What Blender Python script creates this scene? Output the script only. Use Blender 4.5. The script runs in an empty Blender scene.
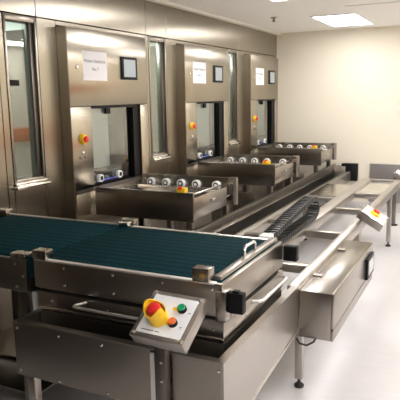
import bpy, bmesh, math, random
from mathutils import Vector, Matrix
random.seed(4)
SC = bpy.context.scene
C = SC.collection
PI = math.pi

# ------------------------------------------------------------------ materials
def new_mat(name):
    m = bpy.data.materials.new(name); m.use_nodes = True
    nt = m.node_tree
    return m, nt, nt.nodes['Principled BSDF']

def plain(name, col, rough=0.5, metal=0.0, spec=0.5, vary=0.04, scale=30):
    m, nt, b = new_mat(name)
    tc = nt.nodes.new('ShaderNodeTexCoord')
    no = nt.nodes.new('ShaderNodeTexNoise'); no.inputs['Scale'].default_value = scale
    no.inputs['Detail'].default_value = 4
    mx = nt.nodes.new('ShaderNodeMix'); mx.data_type = 'RGBA'
    mx.inputs[6].default_value = (*[c*(1-vary) for c in col], 1)
    mx.inputs[7].default_value = (*[min(1, c*(1+vary)) for c in col], 1)
    nt.links.new(tc.outputs['Object'], no.inputs['Vector'])
    nt.links.new(no.outputs['Fac'], mx.inputs[0])
    nt.links.new(mx.outputs[2], b.inputs['Base Color'])
    b.inputs['Roughness'].default_value = rough
    b.inputs['Metallic'].default_value = metal
    b.inputs['Specular IOR Level'].default_value = spec
    return m

def steel(name, col=(0.60, 0.56, 0.50), rough=0.28, axis=2, amt=0.025, aniso=0.0, tangent=(.7071, .7071, 0)):
    """brushed stainless; grain runs along the given axis"""
    m, nt, b = new_mat(name)
    tc = nt.nodes.new('ShaderNodeTexCoord')
    mp = nt.nodes.new('ShaderNodeMapping')
    s = [26.0, 26.0, 26.0]; s[axis] = 1.2
    mp.inputs['Scale'].default_value = s
    no = nt.nodes.new('ShaderNodeTexNoise'); no.inputs['Scale'].default_value = 1.0
    no.inputs['Detail'].default_value = 3
    nt.links.new(tc.outputs['Object'], mp.inputs['Vector'])
    nt.links.new(mp.outputs['Vector'], no.inputs['Vector'])
    big = nt.nodes.new('ShaderNodeTexNoise'); big.inputs['Scale'].default_value = 2.3
    big.inputs['Detail'].default_value = 2
    nt.links.new(tc.outputs['Object'], big.inputs['Vector'])
    mr = nt.nodes.new('ShaderNodeMapRange')
    mr.inputs['To Min'].default_value = max(0.05, rough - amt*0.6); mr.inputs['To Max'].default_value = rough + amt
    ad = nt.nodes.new('ShaderNodeMath'); ad.operation = 'MULTIPLY_ADD'
    ad.inputs[1].default_value = 0.4
    nt.links.new(no.outputs['Fac'], ad.inputs[0]); 
    sc = nt.nodes.new('ShaderNodeMath'); sc.operation = 'MULTIPLY'; sc.inputs[1].default_value = 0.6
    nt.links.new(big.outputs['Fac'], sc.inputs[0]); nt.links.new(sc.outputs[0], ad.inputs[2])
    nt.links.new(ad.outputs[0], mr.inputs['Value'])
    nt.links.new(mr.outputs['Result'], b.inputs['Roughness'])
    mx = nt.nodes.new('ShaderNodeMix'); mx.data_type = 'RGBA'
    mx.inputs[6].default_value = (*[c*0.97 for c in col], 1)
    mx.inputs[7].default_value = (*[min(1, c*1.03) for c in col], 1)
    nt.links.new(no.outputs['Fac'], mx.inputs[0])
    nt.links.new(mx.outputs[2], b.inputs['Base Color'])
    b.inputs['Metallic'].default_value = 1.0
    if aniso > 0:
        b.inputs['Anisotropic'].default_value = aniso
        tv = nt.nodes.new('ShaderNodeCombineXYZ')
        for q in range(3): tv.inputs[q].default_value = tangent[q]
        nt.links.new(tv.outputs[0], b.inputs['Tangent'])
    return m

def glow(name, col, strength):
    m, nt, b = new_mat(name)
    b.inputs['Base Color'].default_value = (*col, 1)
    b.inputs['Emission Color'].default_value = (*col, 1)
    b.inputs['Emission Strength'].default_value = strength
    return m

M = {}
M['steel'] = steel('brushed_steel', (0.345, 0.315, 0.28), 0.26, 2)
M['wallsteel'] = steel('wall_panel_steel', (0.36, 0.325, 0.268), 0.26, 2, 0.02, 0.9)
M['cabsteel'] = steel('washer_steel', (0.385, 0.348, 0.288), 0.26, 2, 0.02, 0.9)
M['framesteel'] = steel('frame_steel', (0.45, 0.42, 0.388), 0.34, 1, 0.015)
M['decksteel'] = steel('shuttle_steel', (0.345, 0.315, 0.278), 0.28, 0, 0.012)
M['dockplate_shaded'] = steel('dock_plate_shaded_steel', (0.25, 0.225, 0.195), 0.26, 0)  # darker copy of brushed steel; shade on the dock sides is in the colour
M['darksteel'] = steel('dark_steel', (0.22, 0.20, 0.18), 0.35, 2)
M['polish'] = plain('polished_steel', (0.72, 0.70, 0.67), 0.14, 1.0, vary=0.02)
M['chrome'] = plain('screw_steel', (0.75, 0.73, 0.70), 0.2, 1.0, vary=0.02)
M['satin'] = plain('satin_steel', (0.80, 0.78, 0.75), 0.42, 1.0, vary=0.02)
M['black'] = plain('black_plastic', (0.005, 0.005, 0.0055), 0.5, spec=0.2)
M['rubber'] = plain('black_rubber', (0.012, 0.012, 0.013), 0.7)
M['chain'] = plain('chain_plastic', (0.009, 0.0095, 0.011), 0.36)
M['navy'] = plain('dark_navy_plastic', (0.012, 0.013, 0.030), 0.25)
M['white'] = plain('white_plastic', (0.80, 0.80, 0.80), 0.4)
M['label'] = plain('white_label', (0.82, 0.83, 0.86), 0.35)
M['paper'] = plain('paper', (0.84, 0.83, 0.86), 0.8, vary=0.015)
M['ink'] = plain('ink', (0.06, 0.06, 0.07), 0.8)
M['yellow'] = plain('yellow_plastic', (0.90, 0.56, 0.02), 0.38)
M['red'] = plain('red_plastic', (0.72, 0.02, 0.025), 0.28)
M['green'] = plain('green_button', (0.01, 0.30, 0.12), 0.3)
M['orange'] = plain('orange_button', (0.80, 0.17, 0.04), 0.3)
M['screenoff'] = plain('meter_screen', (0.52, 0.55, 0.57), 0.15)
M['screen'] = glow('lit_screen', (0.33, 0.37, 0.39), 0.25)
M['blue'] = glow('blue_led', (0.15, 0.17, 1.0), 0.7)
M['cream'] = plain('cream_wall', (0.78, 0.725, 0.61), 0.75, vary=0.012, scale=3)
M['dado'] = plain('vinyl_cove', (0.60, 0.57, 0.57), 0.45, vary=0.02)
M['ceil'] = plain('ceiling_paint', (0.92, 0.90, 0.86), 0.85, vary=0.012, scale=6)
M['trim'] = plain('ceiling_trim', (0.84, 0.81, 0.74), 0.6, vary=0.01)
M['wood'] = plain('wood_rail', (0.66, 0.19, 0.05), 0.5, vary=0.15, scale=8)
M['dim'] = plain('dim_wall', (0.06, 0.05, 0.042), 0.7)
M['clean'] = plain('clean_side_wall', (0.45, 0.49, 0.45), 0.7, vary=0.02, scale=3)
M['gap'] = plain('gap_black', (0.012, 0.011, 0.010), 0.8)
M['grey'] = plain('grey_reflection', (0.55, 0.55, 0.56), 0.45)
M['greypanel'] = steel('grey_wall_sheet', (0.42, 0.40, 0.40), 0.42, 0)
M['lamp'] = glow('lamp_diffuser', (1.0, 0.985, 0.975), 16)

def glass_mat():
    m, nt, b = new_mat('window_glass')
    b.inputs['Base Color'].default_value = (0.80, 0.88, 0.84, 1)
    b.inputs['Transmission Weight'].default_value = 1.0
    b.inputs['Roughness'].default_value = 0.02
    b.inputs['IOR'].default_value = 1.9
    return m
M['glass'] = glass_mat()

def floor_mat():
    m, nt, b = new_mat('vinyl_floor')
    tc = nt.nodes.new('ShaderNodeTexCoord')
    mp = nt.nodes.new('ShaderNodeMapping'); mp.inputs['Scale'].default_value = (1.0, 6.0, 1.0)
    no = nt.nodes.new('ShaderNodeTexNoise'); no.inputs['Scale'].default_value = 7
    no.inputs['Detail'].default_value = 6
    mx = nt.nodes.new('ShaderNodeMix'); mx.data_type = 'RGBA'
    mx.inputs[6].default_value = (0.545, 0.533, 0.548, 1); mx.inputs[7].default_value = (0.62, 0.605, 0.618, 1)
    nt.links.new(tc.outputs['Object'], mp.inputs['Vector']); nt.links.new(mp.outputs['Vector'], no.inputs['Vector'])
    nt.links.new(no.outputs['Fac'], mx.inputs[0]); nt.links.new(mx.outputs[2], b.inputs['Base Color'])
    b.inputs['Roughness'].default_value = 0.33
    return m
M['floor'] = floor_mat()

def belt_mat():
    m, nt, b = new_mat('teal_mesh_belt')
    tc = nt.nodes.new('ShaderNodeTexCoord')
    wv = nt.nodes.new('ShaderNodeTexWave'); wv.wave_type = 'BANDS'; wv.bands_direction = 'Y'
    wv.inputs['Scale'].default_value = 5.5; wv.inputs['Distortion'].default_value = 0.6
    wv.inputs['Detail'].default_value = 1
    vo = nt.nodes.new('ShaderNodeTexVoronoi'); vo.inputs['Scale'].default_value = 150
    mx = nt.nodes.new('ShaderNodeMix'); mx.data_type = 'RGBA'
    mx.inputs[6].default_value = (0.001, 0.006, 0.008, 1); mx.inputs[7].default_value = (0.005, 0.036, 0.045, 1)
    ad = nt.nodes.new('ShaderNodeMath'); ad.operation = 'MULTIPLY_ADD'; ad.inputs[1].default_value = 0.45
    nt.links.new(tc.outputs['Object'], wv.inputs['Vector']); nt.links.new(tc.outputs['Object'], vo.inputs['Vector'])
    nt.links.new(wv.outputs['Fac'], ad.inputs[0])
    sc = nt.nodes.new('ShaderNodeMath'); sc.operation = 'MULTIPLY'; sc.inputs[1].default_value = 0.8
    nt.links.new(vo.outputs['Distance'], sc.inputs[0]); nt.links.new(sc.outputs[0], ad.inputs[2])
    nt.links.new(ad.outputs[0], mx.inputs[0]); nt.links.new(mx.outputs[2], b.inputs['Base Color'])
    b.inputs['Roughness'].default_value = 0.75
    b.inputs['Specular IOR Level'].default_value = 0.04
    bp = nt.nodes.new('ShaderNodeBump'); bp.inputs['Strength'].default_value = 0.5; bp.inputs['Distance'].default_value = 0.006
    nt.links.new(ad.outputs[0], bp.inputs['Height']); nt.links.new(bp.outputs['Normal'], b.inputs['Normal'])
    return m
M['belt'] = belt_mat()

# ------------------------------------------------------------------ mesh builder
class MB:
    def __init__(s, X=None):
        s.bm = bmesh.new(); s.X = X
    def _fin(s, vs):
        if s.X is not None:
            for v in vs: v.co = s.X @ v.co
    def box(s, x0, x1, y0, y1, z0, z1, bev=0.0, seg=2):
        r = bmesh.ops.create_cube(s.bm, size=1.0)
        vs = r['verts']
        for v in vs:
            v.co = Vector((x0+(v.co.x+.5)*(x1-x0), y0+(v.co.y+.5)*(y1-y0), z0+(v.co.z+.5)*(z1-z0)))
        if bev > 0:
            es = list({e for v in vs for e in v.link_edges})
            r = bmesh.ops.bevel(s.bm, geom=es, offset=bev, segments=seg, affect='EDGES', profile=0.5)
            vs = list({v for f in r['faces'] for v in f.verts} | {v for v in vs if v.is_valid})
        s._fin(vs); return s
    def cyl(s, p0, p1, r0, r1=None, n=20, caps=True):
        p0 = Vector(p0); p1 = Vector(p1); r1 = r0 if r1 is None else r1
        d = p1-p0
        rot = d.to_track_quat('Z', 'Y').to_matrix().to_4x4()
        mat = Matrix.Translation((p0+p1)/2) @ rot
        r = bmesh.ops.create_cone(s.bm, cap_ends=caps, segments=n, radius1=r0, radius2=r1, depth=d.length, matrix=mat)
        s._fin(r['verts']); return s
    def lathe(s, c, axis, prof, n=24):
        """prof: (radius, height) pairs swept about axis through c"""
        q = Vector(axis).to_track_quat('Z', 'Y')
        rings = []
        for (r, h) in prof:
            ring = []
            for k in range(n):
                a = 2*PI*k/n
                ring.append(s.bm.verts.new(Vector(c)+q @ Vector((r*math.cos(a), r*math.sin(a), h))))
            rings.append(ring)
        for a, b in zip(rings, rings[1:]):
            for k in range(n):
                s.bm.faces.new((a[k], a[(k+1) % n], b[(k+1) % n], b[k]))
        s.bm.faces.new(list(reversed(rings[0]))); s.bm.faces.new(rings[-1])
        s._fin([v for r in rings for v in r]); return s
    def tube(s, pts, r, n=10):
        pts = [Vector(p) for p in pts]
        rings = []
        for i, p in enumerate(pts):
            a = pts[max(0, i-1)]; b = pts[min(len(pts)-1, i+1)]
            q = (b-a).normalized().to_track_quat('Z', 'Y')
            rings.append([s.bm.verts.new(p+q @ Vector((r*math.cos(2*PI*k/n), r*math.sin(2*PI*k/n), 0))) for k in range(n)])
        for a, b in zip(rings, rings[1:]):
            best = min(range(n), key=lambda o: sum((a[k].co-b[(k+o) % n].co).length for k in range(n)))
            for k in range(n):
                s.bm.faces.new((a[k], a[(k+1) % n], b[(k+1+best) % n], b[(k+best) % n]))
        s.bm.faces.new(list(reversed(rings[0]))); s.bm.faces.new(rings[-1])
        s._fin([v for r in rings for v in r]); return s
    def prism(s, poly, axis, a0, a1):
        """poly of 2-D points extruded along axis 'x','y' or 'z'"""
        def P(u, v, w):
            return {'x': Vector((w, u, v)), 'y': Vector((u, w, v)), 'z': Vector((u, v, w))}[axis]
        A = [s.bm.verts.new(P(u, v, a0)) for u, v in poly]; B = [s.bm.verts.new(P(u, v, a1)) for u, v in poly]
        n = len(poly)
        s.bm.faces.new(A); s.bm.faces.new(list(reversed(B)))
        for k in range(n): s.bm.faces.new((A[k], B[k], B[(k+1) % n], A[(k+1) % n]))
        s._fin(A+B); return s
    def sphere(s, c, r, sc=(1, 1, 1), n=16):
        rr = bmesh.ops.create_uvsphere(s.bm, u_segments=n, v_segments=n//2+2, radius=r)
        for v in rr['verts']:
            v.co = Vector((v.co.x*sc[0], v.co.y*sc[1], v.co.z*sc[2]))+Vector(c)
        s._fin(rr['verts']); return s
    def build(s, name, mat, parent=None, smooth=True, label=None):
        bmesh.ops.recalc_face_normals(s.bm, faces=s.bm.faces[:])
        org = Vector((0, 0, 0))
        top = parent
        while top is not None:
            org = org + Vector(top.location); top = top.parent
        if parent is None:
            xs = [v.co for v in s.bm.verts]
            lo = Vector([min(c[i] for c in xs) for i in range(3)]); hi = Vector([max(c[i] for c in xs) for i in range(3)])
            org = Vector(((lo.x+hi.x)/2, (lo.y+hi.y)/2, lo.z))
        for v in s.bm.verts: v.co -= org
        me = bpy.data.meshes.new(name); s.bm.to_mesh(me); s.bm.free()
        me.materials.append(M[mat])
        if smooth:
            for p in me.polygons: p.use_smooth = True
            try: me.set_sharp_from_angle(angle=math.radians(32))
            except Exception: pass
        o = bpy.data.objects.new(name, me); C.objects.link(o)
        if parent is None: o.location = org
        else: o.parent = parent
        if label: o['label'] = label
        return o

def tag(o, label, cat, group=None):
    o['label'] = label; o['category'] = cat
    if group: o['group'] = group
    return o
def thing(name, loc, label, cat, group=None):
    o = bpy.data.objects.new(name, None); o.empty_display_size = 0.1; C.objects.link(o); o.location = loc
    return tag(o, label, cat, group)
def struct(o):
    o['kind'] = 'structure'; return o
def kids(o): return [c for c in bpy.data.objects if c.parent == o]
def copy_tree(o, parent=None):
    c = o.copy(); C.objects.link(c); c.parent = parent
    for ch in kids(o): copy_tree(ch, c)
    return c
def text_mesh(body, size, X, name, mat, parent):
    cu = bpy.data.curves.new('t', 'FONT'); cu.body = body; cu.size = size; cu.align_x = 'CENTER'; cu.align_y = 'CENTER'
    cu.extrude = 0.0003; cu.space_line = 1.7
    to = bpy.data.objects.new('t', cu); C.objects.link(to)
    dg = bpy.context.evaluated_depsgraph_get(); dg.update()
    me = bpy.data.meshes.new_from_object(to.evaluated_get(dg))
    bpy.data.objects.remove(to); bpy.data.curves.remove(cu)
    org = Vector((0, 0, 0)); t = parent
    while t is not None: org = org+Vector(t.location); t = t.parent
    for v in me.vertices: v.co = X @ v.co - org
    me.name = name; me.materials.clear(); me.materials.append(M[mat])
    o = bpy.data.objects.new(name, me); C.objects.link(o); o.parent = parent
    return o

# ------------------------------------------------------------------ setting
XW = -2.71          # front of the steel wall
XC = -2.62          # front of the washers
YB = 8.03           # back wall
ZC = 2.446          # ceiling
XR = 1.4; YF = -2.6; XL = -4.4
Y0 = [3.275, 5.030, 6.785]     # near edges of the three washers
WW = 1.04
WIN = [(2.777, 3.074), (4.510, 4.812), (6.262, 6.560)]   # window frames

struct(MB().box(XL-.1, XR+.1, YF-.1, YB+.1, -0.1, 0).build('floor', 'floor', smooth=False))
struct(MB().box(XL-.1, XR+.1, YF-.1, YB+.1, ZC, ZC+.1).build('ceiling', 'ceil', smooth=False))
struct(MB().box(XL-.1, XR+.1, YB, YB+.1, 0, ZC).build('wall_back', 'cream', smooth=False))
struct(MB().box(XR, XR+.1, YF, YB, 0, ZC).build('wall_right', 'cream', smooth=False))
struct(MB().box(XL, XR, YF-.1, YF, 0, ZC).build('wall_front', 'dim', smooth=False))
struct(MB().box(XL-.1, XL, YF, YB, 0, ZC).build('wall_clean_side', 'clean', smooth=False))
struct(MB().box(-2.70, XR, YB-.012, YB, 0, 0.12, 0.004).build('baseboard_back', 'dado'))
struct(MB().box(XR-.012, XR, YF, YB-.012, 0, 0.12, 0.004).build('baseboard_right', 'dado'))
struct(MB().box(XR-.05, XR, YF, YB, 0.90, 1.12, 0.012).build('trim_1', 'wood'))
struct(MB().box(XW, XW+.07, YF, YB, ZC-.022, ZC, 0.004).build('trim_2', 'trim'))
# ceiling seam: a shallow metal joint strip
struct(MB().box(-1.30, 0.6, 5.93, 5.955, ZC-.004, ZC).build('trim_3', 'dado'))

# steel clad left wall: backing slab with holes for windows and washers
wl = MB()
ys = [YF]
for k in range(3):
    wy0, wy1 = WIN[k]; a, b = Y0[k], Y0[k]+WW
    wl.box(-2.80, -2.732, ys[-1], wy0, 0, ZC)              # solid up to the window
    wl.box(-2.80, -2.732, wy0, wy1, 0, 1.055); wl.box(-2.80, -2.732, wy0, wy1, 2.13, ZC)
    wl.box(-2.80, -2.732, wy1, a, 0, ZC)
    wl.box(-2.80, -2.732, a, b, 2.095, ZC)
    ys.append(b)
wl.box(-2.80, -2.732, ys[-1], YB, 0, ZC)
wall_left = struct(wl.build('wall_left', 'gap', smooth=False))
def panel(y0, y1, z0, z1):
    MB().box(-2.732, XW, y0+.0025, y1-.0025, z0+.0025, z1-.0025, 0.002, 1).build('wall_panel', 'wallsteel', wall_left)
ZS = 2.132
cols_u = [YF, -1.6, -0.2, 1.3, 2.72, 3.083, 4.474, 4.835, 6.230, 6.590, YB]
for a, b in zip(cols_u, cols_u[1:]): panel(a, b, ZS, ZC)
for a, b in zip(cols_u[:4], cols_u[1:5]): panel(a, b, 0, ZS)
for k in range(3):
    wy0, wy1 = WIN[k]; a, b = Y0[k], Y0[k]+WW
    l = [2.72, 4.474, 6.230][k]; r = [3.083, 4.835, 6.590][k]
    panel(l, wy0, 0, ZS); panel(wy1, r, 0, ZS)
    panel(wy0, wy1, 0, 1.04)
    panel(r, a, 0, ZS)
    nxt = [4.474, 6.230, YB][k]
    panel(b, nxt, 0, ZS)
    panel(a, b, 2.098, ZS)

struct(MB().box(-2.70, -1.80, YF, 1.0, 0, ZC).build('wall_light_block', 'dim', smooth=False))  # added unseen dark block, keeps light and bright reflections off the left steel
# windows
for k in range(3):
    y0, y1 = WIN[k]
    f = MB(); t = .020
    f.box(-2.80, XW+.006, y0, y0+t, 1.05, 2.128, .003); f.box(-2.80, XW+.006, y1-t, y1, 1.05, 2.128, .003)
    f.box(-2.80, XW+.006, y0+t, y1-t, 2.090, 2.128, .003); f.box(-2.80, XW+.006, y0+t, y1-t, 1.05, 1.078, .003)
    w = struct(f.build('window_%d' % (k+1), 'steel'))
    MB().box(-2.760, -2.752, y0+t, y1-t, 1.078, 2.090).build('window_pane', 'glass', w)
    MB().box(-2.752, -2.724, y1-t-.030, y1-t, 1.078, 2.090, .002).build('side_jamb', 'darksteel', w)
    sl = MB().box(-2.712, -2.672, y0-.01, y1+.012, 1.018, 1.040, .006).box(-2.712, -2.690, y0, y1, 1.040, 1.060, .004)
    sl.build('window_sill', 'polish', w)
    if k == 0:
        MB().box(-2.7515, -2.746, 2.83, 2.925, 1.685, 1.722, .001).build('dark_plate', 'gap', w)

# ------------------------------------------------------------------ ceiling lamps
def lamp(cx, cy, label):
    t = thing('ceiling_light', (cx, cy, ZC-.012), label, 'ceiling light', 'recessed ceiling lights')
    w, l = .235, .525
    f = MB()
    f.box(cx-w-.02, cx-w, cy-l-.02, cy+l+.02, ZC-.012, ZC, .002); f.box(cx+w, cx+w+.02, cy-l-.02, cy+l+.02, ZC-.012, ZC, .002)
    f.box(cx-w, cx+w, cy-l-.02, cy-l, ZC-.012, ZC, .002); f.box(cx-w, cx+w, cy+l, cy+l+.02, ZC-.012, ZC, .002)
    for q in (-.085, .085): f.box(cx+q-.006, cx+q+.006, cy-l, cy+l, ZC-.011, ZC)
    f.build('frame', 'white', t)
    MB().box(cx-w, cx+w, cy-l, cy+l, ZC-.008, ZC-.001).build('diffuser', 'lamp', t)
lamp(-1.555, 7.03, 'white ceiling light panel nearest the cream back wall')
lamp(-1.555, 4.68, 'second ceiling light panel, cut by the top edge of the photo')
for x in (0.30, 1.02):  # extra lamp rows added out of view to fill the room with light
    for y in (7.03, 4.68, 2.33, -.02): lamp(x, y, 'added unseen ceiling light panel over the aisle right of the track frame')

sd = thing('smoke_detector', (-2.17, 6.32, ZC-.05), 'small dark sprinkler head hanging from the ceiling near the steel wall', 'sprinkler')
MB().lathe((-2.17, 6.32, ZC), (0, 0, -1), [(.038, 0), (.038, .006), (.03, .012)]).build('rose', 'chrome', sd)
MB().lathe((-2.17, 6.32, ZC-.012), (0, 0, -1), [(.012, 0), (.012, .03), (.022, .034), (.022, .038)]).build('head', 'darksteel', sd)
sd.name = 'sprinkler_head'

sw = MB().box(-1.035, -0.955, YB-.012, YB, 1.31, 1.38, .004).build('wall_switch', 'cream')
tag(sw, 'small cream switch plate on the cream wall at the right edge of the photo', 'switch')

# ------------------------------------------------------------------ washers
def make_washer(y, label, paper_label, number, k):
    t = thing('washer_disinfector', (XC, y, 0), label, 'washing machine', 'washer disinfectors in the steel wall')
    X0 = -3.45
    b = MB()
    b.box(X0, XC-.004, y, y+.02, 0, 2.09, .002, 1); b.box(X0, XC-.004, y+WW-.02, y+WW, 0, 2.09, .002, 1)
    b.box(X0, XC-.004, y+.02, y+WW-.02, 2.07, 2.09); b.box(X0, X0+.02, y+.02, y+WW-.02, 0, 2.07)
    b.box(X0, XC-.03, y+.02, y+WW-.02, .0, .02)
    b.build('body', 'cabsteel', t)
    MB().box(XC-.02, XC, y+.001, y+WW-.001, 1.540, 2.089, .004).build('upper_front', 'cabsteel', t)
    MB().box(XC-.02, XC, y+.001, y+.240, .955, 1.536, .004).build('side_front', 'cabsteel', t)
    MB().box(XC-.02, XC, y+.925, y+WW-.001, .0, 1.536, .004).build('side_front', 'cabsteel', t)
    MB().box(XC-.055, XC-.035, y+.02, y+.925, .02, .925, .003).build('lower_front', 'cabsteel', t)
    # door opening: jambs, header, chamber
    j = MB(); j.box(XC-.12, XC-.02, y+.240, y+.252, .935, 1.535); j.box(XC-.12, XC-.02, y+.835, y+.925, .935, 1.535)
    j.box(XC-.12, XC-.02, y+.252, y+.835, 1.520, 1.540)
    j.build('door_frame', 'black', t)
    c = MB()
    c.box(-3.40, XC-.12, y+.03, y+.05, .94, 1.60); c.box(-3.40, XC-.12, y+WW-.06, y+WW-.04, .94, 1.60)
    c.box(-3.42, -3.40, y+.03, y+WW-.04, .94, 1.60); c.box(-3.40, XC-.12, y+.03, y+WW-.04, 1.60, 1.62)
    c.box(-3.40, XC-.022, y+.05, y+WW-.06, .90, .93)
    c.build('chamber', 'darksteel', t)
    d = MB().box(XC-.060, XC-.052, y+.252, y+.835, .955, 1.520).build('door_glass', 'glass', t)
    MB().box(XC-.098, XC-.085, y+.252, y+(.56 if k == 0 else .70), 1.06, 1.520, .003).build('grey_reflection_panel', 'grey', t)  # pale panel put in to imitate the reflection in the door glass
    MB().box(XC-.050, XC-.030, y+.47, y+.53, 1.475, 1.519, .004).build('door_latch', 'black', d)
    MB().box(XC-.078, XC-.068, y+.252, y+.835, .94, 1.062, .002).build('roller_panel', 'navy', t)
    MB().box(-2.95, -2.94, y+.06, y+WW-.07, .94, 1.36, .002).build('chamber_dark_sheet', 'black', t)  # black sheet added only to darken the lower chamber
    # display
    dy0, dy1 = y+.650, y+.878
    ds = MB().box(XC, XC+.012, dy0, dy1, 1.738, 1.918, .004).build('display', 'black', t)
    MB().box(XC+.012, XC+.0135, dy0+.030, dy1-.030, 1.760, 1.896).build('screen', 'screen', ds)
    # emergency stop
    e = MB().lathe((XC, y+.118, 1.305), (1, 0, 0), [(.040, 0), (.040, .012), (.034, .022), (.020, .022)]).build('emergency_stop', 'yellow', t)
    MB().lathe((XC+.022, y+.118, 1.305), (1, 0, 0), [(.012, 0), (.012, .005), (.022, .007), (.023, .015), (.018, .021), (.005, .023)]).build('stop_button', 'red', e)
    # key switches
    for q, z in ((.085, 1.172), (.145, 1.172), (.115, 1.205)):
        MB().lathe((XC, y+q, z), (1, 0, 0), [(.011, 0), (.011, .008), (.006, .012)], 14).build('key_switch', 'darksteel' if z < 1.2 else 'chrome', t)
    MB().lathe((XC, y+.095, 1.815), (1, 0, 0), [(.014, 0), (.014, .006), (.007, .010)], 14).build('lock', 'chrome', t)
    # lit glow bar under the door
    MB().box(XC-.066, XC-.061, y+.40, y+.70, .958, .964).build('indicator_bar', 'blue', t)
    for q in (.36, .62):
        r = MB().cyl((XC-.05, y+q, .985), (XC-.022, y+q, .985), .030, n=24).build('roller', 'white', t)
        MB().cyl((XC-.022, y+q, .985), (XC-.018, y+q, .985), .018, n=20).build('roller_hub', 'black', r)
    # paper notice
    py = y+.165
    pn = tag(MB().box(XC, XC+.0012, py, py+.297, 1.725, 1.935).build('paper_notice', 'paper', smooth=False), paper_label, 'sign', 'paper notices on the washers')
    pn.location.x = XC+.0008
    Xf = Matrix.Translation((XC+.0016, py+.148, 1.835)) @ Matrix(((0, 0, 1, 0), (1, 0, 0, 0), (0, 1, 0, 0), (0, 0, 0, 1)))
    text_mesh('Washer Disinfector\nNo. '+number, .0335, Xf, 'printed_text', 'ink', pn)
make_washer(Y0[0], 'nearest steel washer disinfector with a grey panel imitating a reflection half across its opening', 'nearest white paper notice reading Washer Disinfector No. 7', '7', 0)
make_washer(Y0[1], 'middle steel washer disinfector between the second and third narrow windows', 'white paper notice on the middle washer', '6', 1)
make_washer(Y0[2], 'farthest steel washer disinfector, against the cream back wall', 'white paper notice on the farthest washer by the back wall', '5', 2)

# ------------------------------------------------------------------ loading docks
def make_dock(y, label):
    t = thing('loading_dock', (XC, y+.235, 0), label, 'loading dock', 'loading docks in front of the washers')
    a = y+.235; e = y+1.015          # near plate, far plate
    xe = -1.787
    MB().box(XC-.0, xe, a, a+.018, .722, .934, .004).build('near_side_plate', 'dockplate_shaded', t)
    MB().box(XC+.002, xe-.0, a+.018, a+.045, .926, .934, .002).build('top_flange', 'polish', t)
    MB().box(XC+.0, xe-.07, e, e+.018, .722, .938, .004).build('far_side_plate', 'dockplate_shaded', t)
    en = MB().prism([(xe-.07, e), (xe-.02, e-.012), (xe, e-.002), (xe+.004, e+.03), (xe-.01, e+.06), (xe-.07, e+.06)], 'z', .715, .938)
    en.build('rounded_end', 'steel', t)
    MB().box(xe-.016, xe, a+.018, e-.19, .745, .893, .004).build('end_plate', 'steel', t)
    MB().box(xe, xe+.008, a+.30, a+.36, .83, .85, .003).build('latch', 'chrome', t)
    MB().box(XC+.004, xe-.03, a+.03, e-.01, .800, .812).build('deck_plate', 'polish', t)
    for q in (.14, .60):
        MB().box(XC+.004, xe-.06, a+q, a+q+.035, .812, .872, .003).build('guide_rail', 'polish', t)
    for x in (-2.43, -2.284, -2.141, -1.955, -2.58):
        r = MB().lathe((x, e, .872), (0, -1, 0), [(.034, 0), (.036, .006), (.036, .032), (.031, .037), (.024, .037)], 28).build('roller', 'white', t)
        h = MB().lathe((x, e-.037, .872), (0, -1, 0), [(.024, -.002), (.024, .001), (.013, .001)], 24).build('roller_ring', 'black', r)
        MB().lathe((x, e-.038, .872), (0, -1, 0), [(.013, 0), (.013, .006), (.008, .010)], 20).build('roller_hub', 'white', r)
    MB().tube([(xe-.035, a+.022, .905), (xe-.035, a+.06, .912), (xe-.05, e-.20, .905), (xe-.11, e-.04, .88)], .007).build('push_rod', 'chrome', t)
    s = MB().box(-1.915, -1.845, a-.006, a+.040, .934, .968, .005).build('emergency_stop', 'yellow', t)
    MB().lathe((-1.885, a+.004, .955), (0, -.6, .8), [(.008, 0), (.008, .010), (.014, .012), (.014, .020), (.006, .024)], 18).build('stop_button', 'red', s)
    for (x, yy) in ((-2.30, a+.03), (-1.885, a+.14), (-1.875, e-.02), (-2.40, e-.02)):
        l = MB().box(x-.025, x+.025, yy-.025, yy+.025, .03, .80 if x > -2 and yy < e-.1 else .745, .004).build('leg', 'darksteel', t)
        MB().lathe((x, yy, 0), (0, 0, 1), [(.032, 0), (.032, .012), (.014, .018), (.012, .04)], 18).build('foot', 'rubber', l)
    MB().box(-2.50, -2.02, a+.06, a+.075, .16, .64, .01).build('stand_panel', 'steel', t)
    return t
make_dock(Y0[0], 'nearest steel loading dock with white rollers in front of the nearest washer')
make_dock(Y0[1], 'middle steel loading dock with white rollers in front of the middle washer')
make_dock(Y0[2], 'farthest steel loading dock with white rollers beside the cream back wall')

# ------------------------------------------------------------------ transfer track frame
ZT = 0.64
fr = thing('track_frame', (-1.3, 4.4, 0), 'long stainless track frame with open rails running to the back wall', 'conveyor frame')
def leg(x, y, top, root, w=.021, mat='framesteel'):
    l = MB().box(x-w, x+w, y-w, y+w, .05, top, .003).build('leg', mat, root)
    MB().lathe((x, y, 0), (0, 0, 1), [(.026, 0), (.028, .010), (.018, .020), (.009, .024), (.009, .052)], 20).build('foot', 'rubber', l)
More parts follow.
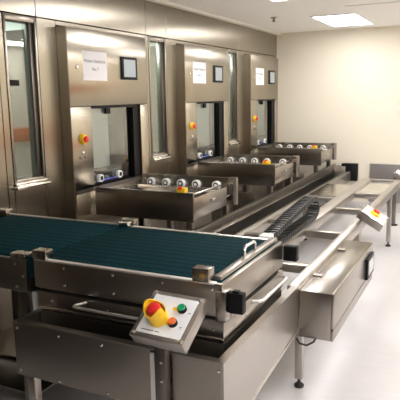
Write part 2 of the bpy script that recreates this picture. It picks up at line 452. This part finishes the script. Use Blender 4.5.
# basin panels
XO = -0.793; YN = 1.775
p = MB()
p.box(-1.801, -1.105, YN, YN+.012, .395, ZT, .002, 1).build('front_panel', 'decksteel', fr)
MB().box(-1.105, -1.068, YN-.002, YN+.010, .395, ZT-.006, .002, 1).build('front_strip', 'polish', fr)
MB().box(-1.008, XO-.012, YN, YN+.012, .36, ZT, .002, 1).build('front_panel', 'decksteel', fr)
sp = MB().prism([(YN, .335), (2.72, .42), (2.72, ZT), (YN, ZT)], 'x', XO-.012, XO)
sp.build('side_panel', 'framesteel', fr)
MB().prism([(YN+.01, .322), (2.72, .407), (2.72, .42), (YN+.01, .335)], 'x', XO-.030, XO+.004).build('bottom_flange', 'framesteel', fr)
MB().box(-1.801, -1.789, YN+.012, 2.72, .395, ZT, .002, 1).build('left_panel', 'framesteel', fr)
rm = MB(); rm.box(-1.801, XO, YN, YN+.035, ZT, ZT+.004); rm.box(-1.801, -1.772, YN+.035, 2.72, ZT, ZT+.004)
rm.box(-.828, XO, YN+.035, 2.72, ZT, ZT+.004)
rm.build('rim', 'framesteel', fr)
MB().box(-1.789, XO-.012, YN+.012, 2.72, .410, .420).build('basin_floor', 'darksteel', fr)
for x in (-1.60, -1.05): MB().box(x-.03, x+.03, YN+.06, 2.72, .420, .450, .003).build('basin_rail', 'framesteel', fr)
sc = [(-1.780, .615), (-1.33, .617), (-1.55, .615), (-1.775, .420), (-1.56, .41), (-1.31, .412), (-.812, .612)]
for x, z in sc: MB().lathe((x, YN, z), (0, -1, 0), [(.0065, 0), (.006, .003), (.003, .0045)], 12).build('screw', 'chrome', fr)
# long beams
MB().box(-.855, XO, 2.722, 6.60, .565, ZT, .004).build('outer_beam', 'framesteel', fr)
MB().box(-1.225, -1.118, 2.76, 6.60, .565, ZT, .004).build('inner_beam', 'framesteel', fr)
MB().box(-1.225, -.793, 6.60, 6.68, .565, ZT, .004).build('end_beam', 'framesteel', fr)
for y in (3.16, 4.02, 4.93, 5.76):
    MB().box(-1.118, -.855, y-.03, y+.03, .575, .625, .004).build('cross_member', 'framesteel', fr)
for y in (3.45, 4.02, 4.55, 5.15, 5.76):
    MB().box(-1.60, -1.225, y-.03, y+.03, .525, .560, .004).build('cross_member', 'framesteel', fr)
MB().box(-1.118, -.855, 5.79, 6.60, .608, .618).build('cover_plate', 'polish', fr)
MB().box(-1.60, -1.225, 5.79, 6.60, .560, .570).build('cover_plate', 'polish', fr)
# channel rail at the washer side
ch = MB()
ch.box(-1.832, -1.818, 2.78, 7.95, .42, ZT, .002, 1); ch.box(-1.842, -1.818, 2.78, 7.95, ZT, ZT+.006)
ch.build('channel_wall', 'decksteel', fr); ch = MB(); ch.box(-1.818, -1.60, 2.78, 7.95, .42, .432)
ch.box(-1.665, -1.60, 2.78, 7.95, .432, .552, .004)
ch.build('channel_lip', 'framesteel', fr)
MB().box(-1.815, -1.668, 2.78, 7.90, .432, .436).build('channel_dark_sheet', 'gap', fr)  # black sheet added over the channel bottom to darken its interior
MB().box(-1.812, -1.80, 2.78, 7.95, .545, .565, .003).build('rail_strip', 'polish', fr)
MB().box(-1.64, -1.625, 2.78, 7.9, .552, .562, .003).build('rail_strip', 'polish', fr)
for y in (7.85,):
    MB().box(-1.818, -1.665, y, y+.02, .432, .62, .003).build('channel_plate', 'framesteel', fr)
MB().box(-1.73, -1.515, 7.90, 7.99, .42, .655, .006).build('end_stop', 'black', fr, label='black end stop block')
MB().box(-1.80, -1.73, 7.93, 7.96, .52, .62, .004).build('stop_bracket', 'steel', fr)
for (x, y, top) in ((-1.755, 1.83, .41), (-.86, 1.84, .41), (-.836, 2.898, .565), (-1.755, 2.66, .41), (-.836, 6.17, .565), (-.836, 4.35, .565),
                    (-1.72, 4.5, .42), (-1.72, 6.1, .42), (-1.72, 7.75, .42)):
    leg(x, y, top, fr, .04 if abs(y-4.35) < .01 else .021)
MB().box(-1.42, -1.30, 5.12, 5.18, .560, .60, .004).build('rail_bracket', 'darksteel', fr)
MB().cyl((-1.36, 5.15, .60), (-1.36, 5.15, .66), .008).build('bracket_pin', 'darksteel', fr)
MB().tube([(-.80, 2.72, .36), (-.78, 2.70, .345), (-.74, 2.69, .345), (-.71, 2.71, .36), (-.70, 2.74, .38)], .005).build('drain_hose', 'rubber', fr)

# ------------------------------------------------------------------ decks
XD0, XD1 = -1.79, -.86; YD0, YD1 = 1.915, 2.66; ZD = .89
sh = thing('transfer_shuttle', (-1.32, 2.29, .45), 'low stainless shuttle with teal mesh belt standing in the near basin of the track frame', 'shuttle')
MB().box(XD0, XD1, YD0, YD0+.022, .757, ZD, .003).build('front_panel', 'decksteel', sh)
MB().box(XD0, XD1-.03, YD1-.022, YD1, .757, ZD, .003).build('rear_panel', 'decksteel', sh)
MB().box(XD1-.022, XD1, YD0+.022, YD1, .757, ZD-.006, .003).build('side_plate', 'decksteel', sh)
MB().box(XD0, XD0+.02, YD0+.022, YD1-.022, .757, .80, .003).build('side_plate', 'decksteel', sh)
MB().box(XD1-.062, XD1-.028, YD0+.06, YD1+.0, .868, ZD+.012, .004).build('side_rail', 'framesteel', sh)
MB().box(XD0, XD1-.022, YD0+.026, YD1-.026, .80, ZD-.004, .004).build('belt', 'belt', sh)
lo = MB(); lo.box(XD0+.004, XD1+.004, YD0+.006, YD1-.006, .655, .740, .003); lo.build('upper_drawer', 'decksteel', sh)
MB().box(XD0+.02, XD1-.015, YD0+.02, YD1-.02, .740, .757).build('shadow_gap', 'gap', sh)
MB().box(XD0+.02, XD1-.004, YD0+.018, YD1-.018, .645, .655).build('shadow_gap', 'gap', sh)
MB().box(XD0+.008, XD1+.0, YD0+.012, YD1-.012, .450, .645, .003).build('lower_body', 'decksteel', sh)
MB().box(XD0+.006, XD1+.002, YD0+.002, YD0+.010, .655, .668, .002).build('ledge_strip', 'polish', sh)
def uhandle(name, pts, r, parent, mat='satin'): MB().tube(pts, r, 12).build(name, mat, parent)
yh = 1.855
uhandle('drawer_handle', [(-1.51, YD0+.006, .722), (-1.535, yh+.02, .721), (-1.530, yh+.005, .72), (-1.51, yh, .72), (-1.12, yh, .72), (-1.10, yh+.005, .72), (-1.095, yh+.02, .721), (-1.12, YD0+.006, .722)], .0070, sh)
uhandle('drawer_handle', [(XD1+.004, 2.22, .722), (XD1+.035, 2.23, .722), (XD1+.045, 2.25, .722), (XD1+.045, 2.58, .722), (XD1+.035, 2.60, .722), (XD1+.004, 2.61, .722)], .008, sh)
uhandle('top_handle', [(XD1-.045, 2.26, ZD+.010), (XD1-.045, 2.26, ZD+.045), (XD1-.045, 2.275, ZD+.058), (XD1-.045, 2.375, ZD+.058), (XD1-.045, 2.39, ZD+.045), (XD1-.045, 2.39, ZD+.010)], .0075, sh, 'chrome')
MB().box(XD0, XD1-.03, YD0-.001, YD0+.026, ZD-.006, ZD+.002, .002).build('deck_rim_lit', 'satin', sh)  # brighter steel puts the light on the top flange into the colour
MB().box(XD0+.06, XD1-.03, YD1-.027, YD1+.001, ZD-.006, ZD+.002, .002).build('deck_rim_lit', 'satin', sh)
# corner bracket and bumpers
MB().box(XD1-.014, XD1+.030, YD0-.032, YD0+.03, .752, .872, .005).build('corner_bracket', 'steel', sh)
MB().box(XD1+.030, XD1+.090, YD0-.010, YD0+.030, .784, .866, .006).build('bumper', 'black', sh, label='black bumper block')
MB().box(XD1+.0, XD1+.072, YD1+.0, YD1+.040, .785, .862, .006).build('bumper', 'black', sh, label='black bumper block')
MB().box(XD1+.045, XD1+.07, YD0-.004, YD0+.02, .866, .874, .002).build('bumper_cap', 'black', sh)
# stop blocks on the rim
MB().box(-.985, -.912, YD0-.004, YD0+.05, ZD, ZD+.055, .003).build('stop_block', 'steel', sh)
MB().box(-1.79, -1.715, YD0-.004, YD0+.05, ZD, ZD+.042, .003).build('stop_block', 'steel', sh)
MB().box(-1.80, -1.74, YD1-.05, YD1+.0, ZD, ZD+.025, .003).build('stop_block', 'polish', sh)
sb = MB().box(-1.82, -1.73, YD1+.0, YD1+.05, ZD-.02, ZD+.03, .003).build('sensor_bracket', 'steel', sh)
MB().box(-.99, -.93, YD1+.0, YD1+.07, ZD-.03, ZD+.012, .004).build('sensor_block', 'white', sh)
MB().box(-.99, -.90, YD1+.0, YD1+.06, ZD-.07, ZD-.03, .003).build('sensor_bracket', 'darksteel', sh)
for x, z in ((-1.62, .866), (-1.36, .866), (-1.12, .866), (-.90, .866), (-1.62, .785), (-1.36, .785), (-1.12, .785), (-.90, .785), (-1.70, .700), (-1.40, .700), (-.90, .700)):
    MB().lathe((x, YD0+(.006 if z < .75 else 0), z), (0, -1, 0), [(.006, 0), (.0055, .003), (.003, .0045)], 12).build('screw', 'chrome', sh)
for y, z in ((2.02, .69), (2.15, .69), (2.5, .69), (2.1, .80), (2.5, .80)):
    MB().lathe((XD1+(.004 if z < .75 else 0), y, z), (1, 0, 0), [(.006, 0), (.0055, .003), (.003, .0045)], 12).build('screw', 'chrome', sh)

# second deck at the left
tb = thing('infeed_table', (-2.24, 2.29, 0), 'left stainless infeed table with teal mesh belt beside the washer wall', 'conveyor table')
XT0, XT1 = -2.655, -1.838
MB().box(XT0, XT1, YD0, YD0+.022, .722, .878, .003).build('front_panel', 'decksteel', tb)
MB().box(XT0, XT1, YD1-.004, YD1+.020, .757, ZD, .003).build('rear_panel', 'decksteel', tb)
MB().box(XT1-.02, XT1, YD0+.022, YD1-.004, .722, .79, .003).build('side_plate', 'decksteel', tb)
MB().box(XT0, XT0+.02, YD0+.022, YD1-.004, .722, .878, .003).build('side_plate', 'decksteel', tb)
MB().box(XT0+.02, XT1+.033, YD0+.022, YD1-.006, .79, ZD-.004, .004).build('belt', 'belt', tb)
MB().box(-1.925, -1.840, YD0-.004, YD0+.05, .878, .905, .003).build('stop_block', 'steel', tb)
MB().box(-2.705, -2.655, YD1-.03, YD1+.03, .86, .918, .003).build('stop_block', 'steel', tb)
for q, z in ((-1.90, .745), (-1.90, .855), (-1.858, .80), (-2.2, .855), (-2.2, .745)):
    MB().lathe((q, YD0, z), (0, -1, 0), [(.006, 0), (.0055, .003), (.003, .0045)], 12).build('screw', 'chrome', tb)
for x in (-1.905, -2.55):
    for y in (1.975, 2.58):
        leg(x, y, .79, tb, .028, 'darksteel')
MB().box(XT0+.02, XT1-.02, 2.60, 2.612, .08, .722, .003).build('rear_apron', 'darksteel', tb)
MB().box(XT0+.02, XT1-.05, 1.98, 2.60, .16, .17, .002).build('lower_shelf', 'darksteel', tb)
MB().box(-2.525, -1.93, 1.96, 1.99, .30, .34, .003).build('stretcher', 'steel', tb)
for x in (-1.866, -1.826):
    MB().box(x-.014, x+.014, 1.985, 2.02, .60, .70, .003).build('guide_block', 'white', tb)
MB().box(-1.885, -1.812, 2.02, 2.04, .61, .80, .003).build('guide_bracket', 'darksteel', tb)

# ------------------------------------------------------------------ energy chain
cc = thing('cable_chain', (-1.17, 3.7, ZT), 'black plastic cable chain looping up beside the inner rail behind the shuttle', 'cable chain')
path = [(2.95, .70), (3.12, .705), (3.40, .735), (3.75, .775), (4.02, .797), (4.22, .810), (4.34, .792), (4.405, .74), (4.38, .685), (4.28, .662), (4.10, .660), (3.70, .660), (3.40, .660), (3.20, .660)]
def catmull(P, n=40):
    out = []
    for i in range(len(P)-1):
        p0 = Vector(P[max(0, i-1)]); p1 = Vector(P[i]); p2 = Vector(P[i+1]); p3 = Vector(P[min(len(P)-1, i+2)])
        for k in range(n):
            t = k/n
            out.append(.5*((2*p1)+(p2-p0)*t+(2*p0-5*p1+4*p2-p3)*t*t+(3*p1-p0-3*p2+p3)*t**3))
    return out
cp = catmull(path); acc = 0; step = .040; last = cp[0]; nodes = []
for a, b in zip(cp, cp[1:]):
    acc += (b-a).length
    if acc >= step: nodes.append((b.copy(), (b-a).normalized())); acc = 0
XCC = -1.170
for i, (p, d) in enumerate(nodes):
    X = Matrix.Translation((XCC, p.x, p.y)) @ Matrix.Rotation(math.atan2(d.y, d.x), 4, 'X')
    mb = MB(X)
    mb.box(-.044, -.034, -.0195, .0195, -.020, .020, .004); mb.box(.034, .044, -.0195, .0195, -.020, .020, .004)
    mb.box(-.034, .034, -.007, .007, .013, .020, .002); mb.box(-.034, .034, -.007, .007, -.020, -.013, .002)
    mb.build('chain_link', 'chain', cc)
MB().box(-1.24, -1.13, 3.06, 3.20, .641, .668, .004).build('chain_anchor', 'steel', cc)

# ------------------------------------------------------------------ steel switch cabinet on the outer beam
eb = thing('switch_cabinet', (-.70, 3.28, .372), 'long stainless switch cabinet hung on the aisle side of the outer rail', 'electrical box')
x0, x1, y0, y1, z0, z1 = -.790, -.614, 2.722, 3.835, .372, .622
MB().box(x0, x1-.012, y0, y1, z0, z1, .004).build('body', 'steel', eb)
MB().box(x1-.012, x1, y0+.0, y1, .437, z1, .003).build('lid', 'steel', eb)
MB().box(x1-.012, x1, y0+.0, y1, z0, .431, .003).build('lower_strip', 'steel', eb)
MB().box(x1-.0125, x1-.004, y0+.02, y1-.02, .431, .437).build('lid_gap', 'gap', eb)
mt = MB().box(x1, x1+.016, 3.575, 3.795, .438, .572, .004).build('meter', 'black', eb, label='black framed display')
MB().box(x1+.016, x1+.0175, 3.605, 3.765, .462, .552).build('meter_screen', 'screenoff', mt)
MB().box(x0-.003, x0+.05, y0+.25, y0+.29, z1, z1+.006).build('hanger', 'steel', eb)
MB().box(x0-.003, x0+.05, y1-.29, y1-.25, z1, z1+.006).build('hanger', 'steel', eb)

# ------------------------------------------------------------------ control boxes
def frame_of(o, u, v):
    u = Vector(u).normalized(); v = Vector(v).normalized(); n = u.cross(v)
    return Matrix(((u.x, v.x, n.x, o[0]), (u.y, v.y, n.y, o[1]), (u.z, v.z, n.z, o[2]), (0, 0, 0, 1)))
# near operator box
al, ti = math.radians(-2.8), math.radians(32.8)
v0 = Vector((-math.sin(al), math.cos(al), 0))
O1 = (-1.111, 1.650, .754); u1 = (math.cos(al), math.sin(al), 0); v1 = tuple(v0*math.cos(ti)+Vector((0, 0, math.sin(ti))))
X1 = frame_of(O1, u1, v1); w1, l1, h1 = .223, .207, .056
cb = thing('control_box', (-1.02, 1.765, 0), 'large tilted control box with yellow shrouded red stop button and green and orange buttons', 'control box', 'tilted control boxes')
MB(X1).box(0, w1, 0, l1, -h1, -.014, .004).build('enclosure', 'framesteel', cb)
MB(X1).box(-.002, w1+.002, -.002, l1+.002, -.012, 0, .004).build('lid', 'framesteel', cb)
MB(X1).box(.004, w1-.004, .004, l1-.004, -.014, -.012).build('gasket', 'gap', cb)
MB(X1).box(.017, w1-.017, .017, l1-.017, 0, .0012).build('label_plate', 'label', cb)
MB(X1).prism([(.016, .030), (.030, .016), (w1-.030, .016), (w1-.016, .030), (w1-.016, l1-.030), (w1-.030, l1-.016), (.030, l1-.016), (.016, l1-.030)], 'z', 0, .0006).build('label_border', 'ink', cb)
for a in (.012, w1-.012):
    for b in (.012, l1-.012):
        MB(X1).lathe((a, b, 0), (0, 0, 1), [(.0095, 0), (.0095, .002), (.006, .004)], 16).build('screw', 'chrome', cb)
# shrouded emergency stop
ex, ey = .086, .084
def shroud(X, cx, cy, r, h, th, name, parent):
    mb = MB(X); n = 48
    rows = []
    for k in range(n):
        a = 2*PI*k/n
        top = h*(.82+.18*math.cos(2*a+PI*.25))
        if abs(((a-math.radians(20)+PI) % (2*PI))-PI) < .32: top = h*.50
        if abs(((a-math.radians(250)+PI) % (2*PI))-PI) < .30: top = h*.72
        c, s_ = math.cos(a), math.sin(a)
        rows.append([mb.bm.verts.new(X @ Vector((cx+q*c, cy+q*s_, z))) for q, z in ((r, 0), (r*1.05, top), (r*1.05-th, top), (r-th, .004))])
    for k in range(n):
        A, B = rows[k], rows[(k+1) % n]
        for j in range(3): mb.bm.faces.new((A[j], B[j], B[j+1], A[j+1]))
    mb.bm.faces.new([r_[3] for r_ in rows]); mb.bm.faces.new([r_[0] for r_ in reversed(rows)])
    return mb.build(name, 'yellow', parent)
es = shroud(X1, ex, ey, .037, .082, .004, 'emergency_stop', cb)
MB(X1).lathe((ex, ey, .004), (0, 0, 1), [(.015, 0), (.015, .042), (.024, .046), (.026, .058), (.023, .067), (.013, .072), (.003, .073)], 28).build('stop_button', 'red', es)
for (bx, by, cm, nm) in ((.158, .140, 'green', 'green_button'), (.150, .076, 'orange', 'orange_button')):
    MB(X1).prism([(bx-.040, by-.006), (bx-.012, by-.010), (bx-.012, by+.010), (bx-.040, by+.006)], 'z', .0012, .0022).build('button_mark', 'yellow', cb)
    bb = MB(X1).lathe((bx, by, 0), (0, 0, 1), [(.0175, 0), (.0175, .014), (.0155, .016)], 24).build('button_collar', 'black', cb)
    MB(X1).lathe((bx, by, .015), (0, 0, 1), [(.0150, 0), (.0155, .005), (.0135, .007)], 24).build(nm, cm, bb)
for (a0, a1, b0, b1) in ((.036, .088, .030, .0335), (.094, .112, .030, .033), (.186, .196, .130, .1325), (.180, .190, .066, .0685), (.184, .190, .060, .062)):
    MB(X1).box(a0, a1, b0, b1, .0012, .0016).build('printed_mark', 'ink', cb)
MB().box(-1.062, -1.012, 1.735, 1.774, .03, .735, .004).build('post', 'darksteel', cb)
MB().box(-1.072, -.99, 1.70, 1.774, .0, .03, .004).build('foot_plate', 'rubber', cb)
for z in (.62, .545): MB().lathe((-1.030, 1.735, z), (0, -1, 0), [(.006, 0), (.006, .003), (.003, .004)], 12).build('screw', 'chrome', cb)

# aisle-side control boxes, faces tilted toward the aisle
def aisle_box(ox, oy, oz, label, cat_group, post):
    al, ti = math.radians(.8), math.radians(30.1)
    u = (-math.sin(al), math.cos(al), 0)
    vv = Vector((math.cos(al), math.sin(al), 0))*math.cos(ti)-Vector((0, 0, math.sin(ti)))
    # local: a runs down-slope, b along the rail
    X = frame_of((ox, oy, oz), tuple(vv), u)
    L, w, h = .203, .278, .062
    t = thing('control_box', (ox+.08, oy+.14, oz-.2 if not post else 0), label, 'control box', cat_group)
    MB(X).box(0, L, 0, w, -h, -.013, .004).build('enclosure', 'framesteel', t)
    MB(X).box(.003, L-.003, .003, w-.003, -.013, -.010).build('gasket', 'gap', t)
    MB(X).box(-.001, L+.001, -.001, w+.001, -.010, 0, .003).build('lid', 'polish', t)
    MB(X).box(.014, L-.014, .014, w-.014, 0, .001).build('label_plate', 'label', t)
    e = MB(X).box(.066, .138, .080, .190, .001, .022, .006).build('emergency_stop', 'yellow', t)
    MB(X).lathe((.102, .135, .022), (0, 0, 1), [(.014, 0), (.014, .003), (.026, .004), (.026, .012), (.020, .016)], 22).build('stop_button', 'red', e)
    for a in (.010, L-.010):
        for b in (.010, w-.010):
            MB(X).lathe((a, b, 0), (0, 0, 1), [(.008, 0), (.008, .002), (.005, .003)], 14).build('screw', 'chrome', t)
    return t, X, h
t, X, h = aisle_box(-.80, 4.343, .73, 'small tilted control box with yellow stop button on the outer rail behind the switch cabinet', 'tilted control boxes', False)
MB().box(-.80, -.765, 4.44, 4.50, .641, .660, .004).build('mounting_bracket', 'steel', t)
t, X, h = aisle_box(-.925, 7.12, .672, 'farthest tilted control box on its own post, cut by the right edge of the photo', 'tilted control boxes', True)
MB().box(-.950, -.905, 7.20, 7.245, .012, .60, .004).build('post', 'darksteel', t)
MB().lathe((-.927, 7.222, 0), (0, 0, 1), [(.05, 0), (.05, .010), (.02, .016)], 20).build('foot', 'rubber', t)

# grey sheet on the back wall
gs = MB().box(-1.365, .35, YB-.035, YB-.012, .13, .655, .004).build('wall_guard_sheet', 'greypanel')
tag(gs, 'low grey metal sheet fixed along the foot of the back wall', 'wall sheet')

# ------------------------------------------------------------------ camera
Rm = ((0.898, -0.064, 0.436), (0.440, 0.167, -0.882), (-0.017, 0.984, 0.178))
cam = bpy.data.cameras.new('camera'); co = bpy.data.objects.new('camera', cam); C.objects.link(co)
cam.sensor_width = 36; cam.sensor_fit = 'HORIZONTAL'; cam.lens = 575.27/400*36
ex_ = Vector((Rm[0][0], Rm[1][0], Rm[2][0])).normalized(); ez_ = Vector((Rm[0][2], Rm[1][2], Rm[2][2]))
ey_ = ez_.cross(ex_).normalized(); ez_ = ex_.cross(ey_)
co.matrix_world = Matrix(((ex_.x, ey_.x, ez_.x, 0), (ex_.y, ey_.y, ez_.y, 0), (ex_.z, ey_.z, ez_.z, 1.6), (0, 0, 0, 1)))
cam.clip_start = .05
SC.camera = co

# ------------------------------------------------------------------ world, view
w = bpy.data.worlds.new('world'); SC.world = w; w.use_nodes = True
w.node_tree.nodes['Background'].inputs['Color'].default_value = (.9, .9, 1, 1)
w.node_tree.nodes['Background'].inputs['Strength'].default_value = 0.05
# lamps on the clean side of the wall
lc = bpy.data.lights.new('clean_side_lamp', 'AREA'); lc.energy = 150; lc.shape = 'RECTANGLE'; lc.size = .4; lc.size_y = 5; lc.color = (.92, 1, .97)
lo_ = bpy.data.objects.new('clean_side_lamp', lc); C.objects.link(lo_); lo_.location = (-3.85, 5.2, ZC-.02)
SC.view_settings.view_transform = 'Standard'; SC.view_settings.look = 'None'
SC.view_settings.gamma = 1.0; SC.view_settings.use_curve_mapping = False
SC.view_settings.exposure = 0.0
